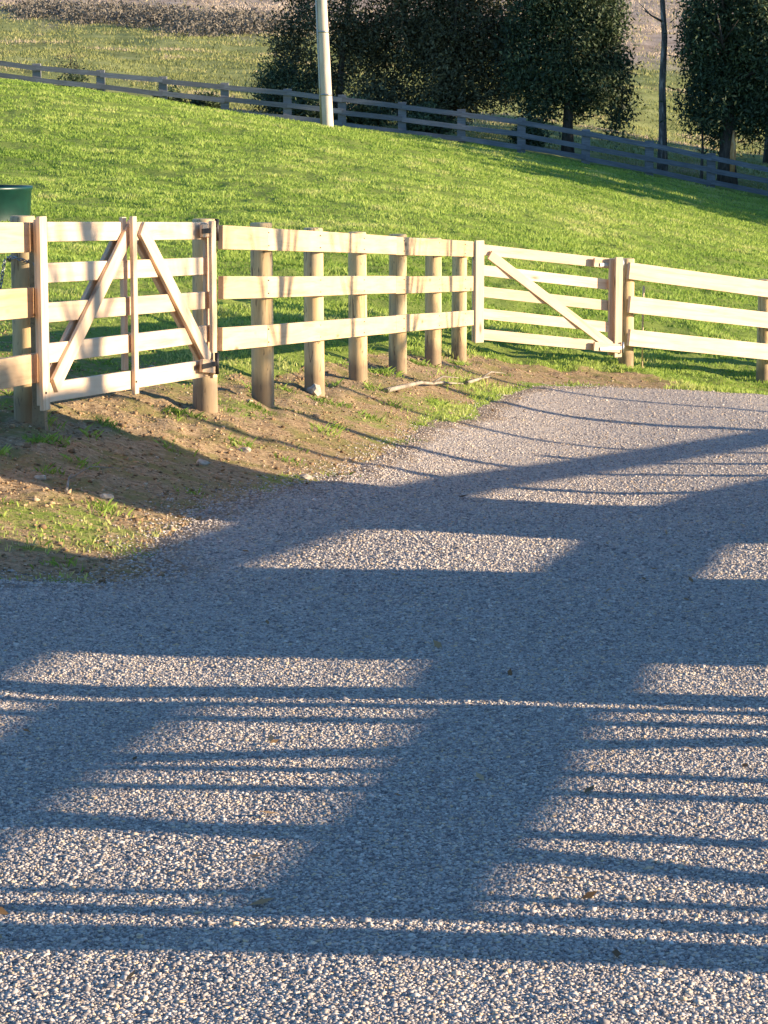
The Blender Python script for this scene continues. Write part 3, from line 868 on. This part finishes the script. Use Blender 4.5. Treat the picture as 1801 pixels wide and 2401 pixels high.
# ------------------------------------------------------------------ trees
def bark_mat(name, a, b_, c_):
    m, t, b = mat_new(name); v, r = rand_obj_vec(t, 'Object', (3, 3, .7))
    g = noise(t, v, 2.4, 6, .7, .6)
    t.links.new(ramp(t, g, [(.32, a), (.5, b_), (.66, c_)]), b.inputs['Base Color']); b.inputs['Roughness'].default_value = .9
    bump(t, b, g, .5, .03); return m
M_BARK = bark_mat('grey_bark', (.035, .028, .022), (.075, .06, .05), (.13, .11, .09))
M_GUM = bark_mat('mottled_gum_bark', (.05, .045, .045), (.12, .11, .105), (.34, .32, .30))
M_SUN_STREAK = bark_mat('sunlit_bark_streak', (.40, .16, .06), (.72, .36, .14), (.85, .55, .28))  # bright orange stands in for sunlight on a trunk
M_LEAF = attr_mat('dark_leaf', [(0, (.018, .030, .018)), (.4, (.048, .075, .038)), (.8, (.10, .135, .062)), (1, (.18, .22, .10))], .6, .15, .3)
M_LEAFB = attr_mat('olive_leaf', [(0, (.03, .034, .02)), (.4, (.075, .08, .044)), (.8, (.14, .14, .075)), (1, (.22, .21, .11))], .65, .15, .3)
M_LEAFG = attr_mat('bright_leaf', [(0, (.03, .05, .012)), (.5, (.07, .12, .025)), (1, (.14, .20, .05))], .6, .3, .3)

def leaves(name, blobs, count, leaf, mat, parent, seed=0, clump=.35, drop=0):
    """blobs: (x,y,z, rx,ry,rz) relative to the tree base"""
    rg = np.random.default_rng(seed)
    vol = np.array([b[3] * b[4] * b[5] for b in blobs]) ** .8; vol /= vol.sum()
    nc = max(8, int(count / 70)); C_ = []; R_ = []
    for b, w in zip(blobs, vol):
        k = max(3, int(nc * w))
        q = rg.normal(size=(k, 3)); q /= np.linalg.norm(q, axis=1)[:, None]; rr = rg.random(k) ** .33
        C_.append(np.array(b[:3]) + q * rr[:, None] * np.array(b[3:])); 
    C_ = np.concatenate(C_); k = len(C_)
    per = int(count * .85) // k
    cb_ = rg.random(k)
    P = np.repeat(C_, per, 0) + rg.normal(size=(k * per, 3)) * clump * np.array([1, 1, .8 + drop])
    m = len(P)
    a = rg.normal(size=(m, 3)); a[:, 2] -= drop * 1.2; a /= np.linalg.norm(a, axis=1)[:, None]
    b_ = np.cross(a, rg.normal(size=(m, 3))); b_ /= np.linalg.norm(b_, axis=1)[:, None]
    L = leaf * rg.uniform(.6, 1.4, m)[:, None]
    V = np.stack([P - a * L, P + b_ * L * .38, P + a * L, P - b_ * L * .38], 1).reshape(-1, 3)
    Fc = np.arange(m * 4).reshape(-1, 4)
    rnd = np.clip(np.repeat(cb_, per) * .75 + rg.random(m) * .3 - .02, 0, 1)
    me = np_mesh(name, V, Fc, False, {'rnd': np.repeat(rnd, 4)})
    return new_obj(name, me, mat, parent)

def limbs(mb, base, H, r, seed, nb=8, spread=.5, start=.25, stems=1, up=.8):
    rs = random.Random(seed)
    tips = []
    for s in range(stems):
        lean = Vector((rs.uniform(-1, 1), rs.uniform(-1, 1), 0)) * (.22 * H if stems > 1 else .03 * H)
        pts = []; nseg = 7
        for i in range(nseg + 1):
            t = i / nseg
            pts.append(Vector((lean.x * t + rs.uniform(-.02, .02) * H * t, lean.y * t + rs.uniform(-.02, .02) * H * t, -.3 + (H + .3) * t)))
        rad = [max(.02, r * (1 - .85 * i / nseg)) for i in range(nseg + 1)]
        rad[0] *= 1.35
        mb.tube(pts, rad, 9)
        for k in range(nb):
            t = start + (1 - start) * (k + rs.random()) / nb
            i = min(nseg - 1, int(t * nseg)); fr = t * nseg - i
            p = pts[i].lerp(pts[i + 1], fr); rr = rad[i] * .45
            an = rs.uniform(0, 6.28); L = H * spread * (1.1 - t) * rs.uniform(.6, 1.1)
            dr = Vector((math.cos(an), math.sin(an), up * rs.uniform(.4, 1.3))).normalized()
            q1 = p + dr * L * .5; q2 = p + dr * L + Vector((0, 0, L * .15))
            mb.tube([p, q1, q2], [rr, rr * .6, max(.008, rr * .18)], 6)
            for j in range(2):
                d2 = (dr + Vector((rs.uniform(-.8, .8), rs.uniform(-.8, .8), rs.uniform(-.1, .7)))).normalized()
                mb.tube([q1, q1 + d2 * L * .3, q1 + d2 * L * .55], [rr * .45, rr * .25, .006], 5)
def tree(name, label, u, vb, d, H, r, blobs, count, leaf, mat, bark=M_BARK, seed=1, group=None, stems=1, nb=8, xyz=None, clump=.35, drop=0, start=.25, spread=.4, crown='crown', cat='tree'):
    if xyz is None: p = W(u, vb, d)
    else: p = Vector(xyz)
    z = gz(p.x, p.y)
    e = empty(name, (p.x, p.y, z), label, cat, group)
    if H:
        mb = MB(); limbs(mb, p, H, r, seed, nb, spread, start, stems)
        mb.build('trunk', bark, e, smooth=True)
    if blobs: leaves(crown, blobs, count, leaf, mat, e, seed, clump, drop)
    return e
PX = 1 / 56.0    # metres per photo pixel at the tree row
GT = 'trees behind the dark fence'
def bl(u0, zbase, lst, sc=PX):
    """blob list given in photo pixels (u, v, half width, half height) -> relative metres, base at (u0, zbase)"""
    return [((u - u0) * sc, random.uniform(-.6, .6), (zbase - v) * sc, rw * sc, rw * sc * .8, rh * sc) for u, v, rw, rh in lst]
# left sparse tree with a dark round shrub at its foot
tree('shrub', 'rounded dark shrub left of the pale pole, left end of the tree row', 655, 262, 107, 0, 0, bl(655, 262, [(650, 185, 38, 45), (690, 200, 40, 40), (665, 225, 50, 22)]), 15000, .07, M_LEAF, seed=3, group=GT, crown='foliage', cat='shrub')
tree('paddock_tree', 'thin-crowned dark tree right behind the pale leaning pole', 785, 262, 108, 9.5, .17, bl(785, 265, [(665, 60, 40, 50), (690, 110, 45, 40), (720, 40, 40, 45), (735, 150, 40, 40), (800, 30, 50, 60), (830, 90, 40, 50), (790, 180, 50, 45), (700, -70, 80, 60), (810, -90, 90, 70), (760, -190, 90, 70)]), 32000, .085, M_LEAFB, seed=4, group=GT, stems=2, clump=.3)
tree('paddock_tree', 'broad olive-dark tree with fanning stems in the middle of the tree row', 1045, 292, 108, 8.5, .14, bl(1045, 292, [(880, 60, 60, 70), (900, 150, 50, 55), (960, 60, 80, 90), (1050, 60, 90, 90), (1130, 90, 80, 90), (1040, 160, 90, 70), (1130, 200, 60, 50), (960, 220, 60, 40), (1060, 235, 70, 35), (1190, 50, 50, 80), (960, -80, 110, 80), (1100, -80, 110, 80), (1030, -200, 120, 80), (870, 215, 55, 40), (1200, 120, 45, 60), (1195, 180, 45, 45), (840, 110, 40, 50)]), 90000, .09, M_LEAFB, seed=5, group=GT, stems=5, nb=7, clump=.33)
tree('cypress_tree', 'dense dark green tree with drooping foliage left of the bare trunk', 1331, 352, 106, 10.5, .24, bl(1331, 370, [(1250, 60, 60, 90), (1230, 170, 50, 70), (1250, 235, 36, 40), (1330, 60, 80, 90), (1330, 170, 80, 60), (1400, 70, 60, 90), (1420, 150, 50, 60), (1395, 205, 50, 35), (1300, 225, 40, 40), (1440, 190, 34, 45), (1452, 260, 26, 45), (1445, 300, 22, 22), (1262, 275, 30, 30), (1385, 238, 42, 30), (1350, 262, 30, 22), (1290, -80, 100, 90), (1370, -100, 90, 90), (1320, -230, 90, 90)]), 100000, .092, M_LEAF, seed=6, group=GT, clump=.28, drop=.5, start=.35)
tree('dead_tree', 'slim bare mottled gum trunk standing between the two dense dark trees', 1553, 412, 104, 13, .19, None, 0, 0, None, bark=M_GUM, seed=11, group=GT, nb=7, start=.42, spread=.28)
e5 = tree('cypress_tree', 'dense dark tree at the right edge with an orange sunlit streak painted on its trunk', 1706, 432, 103, 11, .36, bl(1706, 440, [(1660, 60, 50, 90), (1650, 150, 40, 60), (1665, 230, 45, 60), (1720, 80, 50, 80), (1770, 60, 60, 90), (1790, 150, 60, 70), (1770, 220, 60, 50), (1720, 190, 60, 60), (1720, 270, 55, 40), (1650, 290, 28, 30), (1790, 260, 50, 50), (1758, 305, 38, 34), (1680, 325, 24, 26), (1640, 110, 45, 70), (1700, -90, 110, 90), (1790, -90, 90, 90), (1740, -230, 110, 90), (1830, 100, 50, 120), (1625, 60, 18, 40)]), 100000, .092, M_LEAF, seed=8, group=GT, clump=.28, drop=.4, start=.35)
mb = MB()
mb.tube([(.13, -.36, .55), (.15, -.37, 1.3), (.17, -.30, 2.2)], [.10, .13, .05], 8)
mb.build('sunlit_streak', M_SUN_STREAK, e5, smooth=True)  # streak of sun on the trunk, put in as colour
tree('sapling', 'thin dark sapling stem just left of the right-edge tree', 1645, 428, 103, 5, .07, bl(1645, 430, [(1620, 260, 25, 30), (1660, 290, 25, 25), (1640, 200, 30, 30)]), 2500, .10, M_LEAF, seed=9, group=GT, nb=5)
tree('leafy_tree', 'brighter green tree top showing behind the right-edge tree', 1800, 330, 125, 9, .2, bl(1800, 330, [(1775, 20, 50, 45), (1810, 60, 60, 60), (1760, -60, 70, 70), (1820, -60, 80, 80)], 1 / 48), 14000, .12, M_LEAFG, seed=10, group=GT)
for i, (u, v, d, w, h, lab) in enumerate([(172, 212, 103, 26, 34, 'small dark bush behind the left end of the dark fence'), (400, 250, 103, 30, 26, 'low dark bush behind the dark fence, left of two'),
                                          (488, 262, 103, 30, 24, 'low dark bush behind the dark fence, right of two'), (720, 290, 104, 45, 32, 'dark low bush behind the fence just left of the pale pole'),
                                          (850, 300, 104, 60, 34, 'dark low bush behind the fence just right of the pale pole'), (1000, 330, 104, 50, 36, 'dark low bush under the fanning stems of the broad tree'),
                                          (1240, 352, 104, 28, 46, 'dark bush under the left side of the drooping tree')]):
    tree('bush', lab, u, v + 8, d, 0, 0, bl(u, v + 8, [(u - w * .4, v - h * .4, w * .6, h * .6), (u + w * .4, v - h * .3, w * .6, h * .5), (u, v - h * .9, w * .4, h * .5)]), 3500, .09, M_LEAF, seed=40 + i, group='low bushes behind the dark fence', crown='foliage', cat='bush', clump=.2)
tree('dead_sapling', 'thin leafless sapling above the left end of the dark fence', 170, 205, 104, 1.9, .035, bl(170, 205, [(172, 150, 9, 45)]), 700, .06, M_LEAFB, seed=60, nb=7, group=None)
# band of scrub on the far hill
def scrub():
    rg = np.random.default_rng(5)
    P = []
    for k in range(110):
        u = rg.uniform(60, 640); v = 30 + (u / 640) * 45 + rg.normal(0, 9)
        p = hit(u, v); P.append(p)
    vs = []; rn = []
    for p in P:
        m = 320
        q = rg.normal(size=(m, 3)) * np.array([1.1, 1.1, .6]); q[:, 2] = np.abs(q[:, 2])
        c = np.array([p.x, p.y, p.z]) + q
        a = rg.normal(size=(m, 3)); a /= np.linalg.norm(a, axis=1)[:, None]
        b_ = np.cross(a, rg.normal(size=(m, 3))); b_ /= np.linalg.norm(b_, axis=1)[:, None]
        L = .17 * rg.uniform(.6, 1.4, m)[:, None]
        vs.append(np.stack([c - a * L, c + b_ * L * .4, c + a * L, c - b_ * L * .4], 1).reshape(-1, 3)); rn.append(rg.random(m * 4))
    V = np.concatenate(vs)
    me = np_mesh('scrub', V, np.arange(len(V)).reshape(-1, 4), False, {'rnd': np.concatenate(rn)})
    o = new_obj('hillside_scrub', me, attr_mat('scrub_leaf', [(0, (.09, .08, .065)), (.5, (.17, .15, .12)), (1, (.28, .24, .19))], .8, .1))
    tag(o, 'band of low grey-brown scrub across the far hillside', 'scrub', kind='stuff')
scrub()

# ------------------------------------------------------------------ fallen branches and rocks
def stick(u0, v0, u1, v1, r, label, sag=.02):
    a = hit(u0, v0); b = hit(u1, v1); pts = []
    for i in range(8):
        t = i / 7; q = a.lerp(b, t); q.z = gz(q.x, q.y) + r * .8 + sag * math.sin(math.pi * t)
        q.y += .06 * math.sin(t * 5 + u0); pts.append(q - a)
    mb = MB(); mb.tube(pts, [r * (1 - .1 * i) for i in range(8)], 7)
    mid = pts[4]; mb.tube([mid, mid + Vector((.1, .12, .05)), mid + Vector((.24, .2, .03))], [r * .5, r * .4, r * .15], 6)
    o = mb.build('fallen_branch', M_DEAD, None, smooth=True, M=Matrix.Translation(a)); tag(o, label, 'branch', 'fallen branches')
M_DEAD = bark_mat('dead_wood', (.16, .13, .10), (.27, .23, .18), (.38, .33, .27))
stick(905, 925, 1085, 905, .022, 'grey fallen branch on the bare earth below the last fence posts', .03)
stick(1095, 905, 1150, 890, .02, 'short pale fallen branch in the grass near the narrow gate')
stick(152, 1160, 172, 1112, .008, 'small pale stick on the shaded earth bank at lower left')
def rock(u, v, r, label, seed):
    p = hit(u, v); rs = random.Random(seed)
    import bmesh
    bm = bmesh.new(); bmesh.ops.create_icosphere(bm, subdivisions=2, radius=1)
    s = (r * rs.uniform(1, 1.5), r * rs.uniform(.8, 1.2), r * rs.uniform(.5, .8))
    for q in bm.verts:
        k = 1 + .18 * math.sin(q.co.x * 4 + seed) + .14 * math.sin(q.co.y * 5 + seed * 2) + rs.uniform(-.06, .06)
        q.co = Vector((q.co.x * s[0] * k, q.co.y * s[1] * k, q.co.z * s[2] * k))
    me = bpy.data.meshes.new('rock'); bm.to_mesh(me); bm.free()
    o = new_obj('rock', me, M_ROCK); o.location = (p.x, p.y, gz(p.x, p.y) + s[2] * .4); tag(o, label, 'rock', 'loose rocks by the fence')
def rock_mat():
    m, t, b = mat_new('pale_rock'); v, r = rand_obj_vec(t, 'Object', (1, 1, 1)); g = noise(t, v, 25, 5)
    t.links.new(ramp(t, g, [(.3, (.25, .2, .15)), (.6, (.48, .42, .34))]), b.inputs['Base Color']); b.inputs['Roughness'].default_value = .9
    bump(t, b, g, .5, .01); return m
M_ROCK = rock_mat()
rock(737, 925, .06, 'pale rock at the foot of the second of the six fence posts', 1)
rock(716, 1124, .035, 'small tan rock on the edge of the gravel, in the sunny strip', 2)
rock(474, 1089, .035, 'small orange-brown rock on the bare earth below the gate post', 3)
rock(250, 1172, .03, 'flat grey rock lying on the shaded bank', 4)
rock(95, 1124, .022, 'tiny pale rock on the shaded bank at the left edge', 5)
rock(573, 1063, .03, 'small pale rock on the sunlit bare earth', 6)

# ------------------------------------------------------------------ things standing to the right of the view (their shadows cross the driveway)
def side_fence():
    f = empty('rail_fence', (4.7, 11.3, gz(4.7, 11.3)), 'three-rail timber fence along the right side of the driveway', 'fence')
    pl = [(4.12, 7.46), (4.42, 9.25), (4.62, 10.3), (5.2, 12.75), (6.1, 15.4), (7.25, 18.2), (8.5, 21.5), (9.6, 24.4)]
    z = [gz(x, y) for x, y in pl]
    for (x0, y0), (x1, y1), z0, z1 in zip(pl[:-1], pl[1:], z[:-1], z[1:]):
        dr = Vector((x1 - x0, y1 - y0)).normalized(); out = Vector((-dr.y, dr.x, 0))
        for h in (1.12, .72, .32):
            A = Vector((x0, y0, z0 + h)); B = Vector((x1, y1, z1 + h))
            board('rail', A + out * .09, B + out * .09, .155, .04, M_RAIL, f, out)
    for i, ((x, y), zz) in enumerate(zip(pl, z)):
        round_post('post', Vector((x, y, zz + 1.28)), .085 if i else .10, M_POST, f, ground=zz)
side_fence()
def side_gate():
    A0 = Vector((3.52, 4.80, gz(3.52, 4.80))); B0 = Vector((4.06, 7.28, gz(4.06, 7.28)))
    dr = (B0 - A0).normalized(); out = Vector((-dr.y, dr.x, 0))
    g = empty('timber_gate', B0, 'five-rail timber gate across the opening at the near end of the driveway side fence', 'gate')
    for h in (.255, .49, .725, .955, 1.19):
        board('rail', A0 + Vector((0, 0, h)), B0 + Vector((0, 0, h)), .108, .032, M_GATE, g, out)
    o = out * .03
    for t, w in ((.015, .08), (.5, .08), (.985, .08)):
        p = A0.lerp(B0, t); board('stile', p + o + Vector((0, 0, .15)), p + o + Vector((0, 0, 1.3)), w, .024, M_GATE, g, out)
    for t0, t1 in ((.03, .48), (.97, .52)):
        board('brace', A0.lerp(B0, t0) + o + Vector((0, 0, .25)), A0.lerp(B0, t1) + o + Vector((0, 0, 1.15)), .09, .024, M_GATE, g, out)
    p = Vector((3.50, 4.63, gz(3.5, 4.63)))
    e = empty('gate_post', p, 'stout round post at the near end of the driveway side fence', 'post')
    round_post('post_shaft', p + Vector((0, 0, 1.35)), .10, M_POST, e, ground=p.z)
side_gate()
def shadow_battens():  # unseen battens, added to cast the thin cross streaks on the gravel
    spots = [(4.3, 4.9, .03), (4.4, 5.5, .045), (4.5, 6.2, .04), (4.55, 6.95, .05), (4.6, 7.3, .03)]
    f = empty('shadow_battens', (4.2, 5.7, gz(4.2, 5.7)), 'unseen wire fence with slim round battens, added for thin shadow streaks on the driveway', 'fence')
    tops = []
    for x, y, r_ in spots:
        z = gz(x, y); round_post('batten', Vector((x, y, z + 1.45)), r_, M_POST, f, ground=z); tops.append(Vector((x, y, z)))
    for h in (.3, .65, 1.0, 1.35):
        mb = MB()
        mb.tube([p + Vector((0, 0, h)) - f.location for p in tops], [.0016] * len(tops), 5); mb.build('wire', M_GALV, f)
shadow_battens()
def tank(x, y, R, H, label):  # unseen tank, added to throw a broad dark band over the driveway
    m = M_TANK; z = gz(x, y)
    t0 = empty('shadow_tank', (x, y, z), label, 'tank', 'added shadow casters')
    mb = MB(); n_ = 48; prof = [(R, -.3)]
    k = int(H / .05)
    for i in range(k + 1): prof.append((R + .012 * math.sin(i * 1.57), H * i / k))
    vs = [(r * math.cos(2 * math.pi * j / n_), r * math.sin(2 * math.pi * j / n_), q) for r, q in prof for j in range(n_)]
    fs = [(i * n_ + j, i * n_ + (j + 1) % n_, (i + 1) * n_ + (j + 1) % n_, (i + 1) * n_ + j) for i in range(len(prof) - 1) for j in range(n_)]
    mb.add(vs, fs); mb.build('caster_wall', m, t0, smooth=True)
    mb = MB(); vs = [(r * math.cos(2 * math.pi * j / n_), r * math.sin(2 * math.pi * j / n_), q) for r, q in ((R * 1.03, H - .01), (R * .5, H + .09), (.06, H + .14)) for j in range(n_)]
    fs = [(i * n_ + j, i * n_ + (j + 1) % n_, (i + 1) * n_ + (j + 1) % n_, (i + 1) * n_ + j) for i in range(2) for j in range(n_)] + [tuple(2 * n_ + j for j in range(n_))]
    mb.add(vs, fs); mb.build('caster_roof', m, t0, smooth=True)
M_TANK = metal('corrugated_steel', (.45, .46, .44), .5, .6)
tank(6.9, 8.98, 1.18, 2.0, 'lower unseen corrugated steel tank added to shade the driveway')
tank(8.6, 12.66, 1.20, 2.6, 'taller unseen corrugated steel tank added to shade the driveway and bank')
def bare_tree(x, y, H, r, seed, label, nb=10, stems=1):
    z = gz(x, y); e = empty('bare_tree', (x, y, z), label, 'tree', 'bare trees right of the driveway')
    mb = MB(); limbs(mb, None, H, r * .9, seed, nb, .26, .36, stems, 1.8); mb.build('trunk', M_BARK, e, smooth=True)
for i, (x, y, H, q) in enumerate([(11.5, 13.15, 9, .16), (11.6, 14.85, 9, .10), (11.8, 16.4, 9, .15), (12.5, 18.6, 9, .09), (12.2, 21.0, 9, .17), (13.5, 23.1, 8.5, .10)]):
    bare_tree(x, y, H, q, 21 + i, '%s bare young tree from the near end of the row right of the driveway' % ('first', 'second', 'third', 'fourth', 'fifth', 'sixth')[i], 30)
tree('shade_shrub', 'narrow dense upright shrub, unseen, added to shade the left fence rails', 0, 0, 0, 2.2, .05, [(0, 0, 1.0, .42, .42, 1.0), (0, 0, 2.2, .45, .45, .9), (0, 0, 3.0, .28, .28, .5)], 16000, .05, M_LEAF, seed=80, group=None, nb=6, xyz=(10.35, 11.98, 0), clump=.12, crown='foliage', cat='shrub')  # added out of view so its shadow falls on the left fence rails
# tree belt right of the view, which shades the crest and the tree row
BELT = [(32 + (k % 2) * 4.5 + random.uniform(-1, 1), 74.3 + k * 2.6, 10.8 if k < 4 else 12.5 + random.uniform(-.8, .8)) for k in range(20)] + [(25, 92, 7), (24, 99, 8), (25, 107, 9)]
for i, (x, y, H) in enumerate(BELT):
    tree('belt_tree', 'dense dark tree in the shelter belt beyond the right edge', 0, 0, 0, H * .8, .2,
         [(0, 0, H * .55, H * .28, H * .28, H * .45), (.5, .8, H * .4, H * .3, H * .3, H * .3), (-.8, -.5, H * .35, H * .28, H * .28, H * .3)], 6500, .30, M_LEAF, seed=100 + i, group='shelter belt trees', xyz=(x, y, 0), clump=.4)
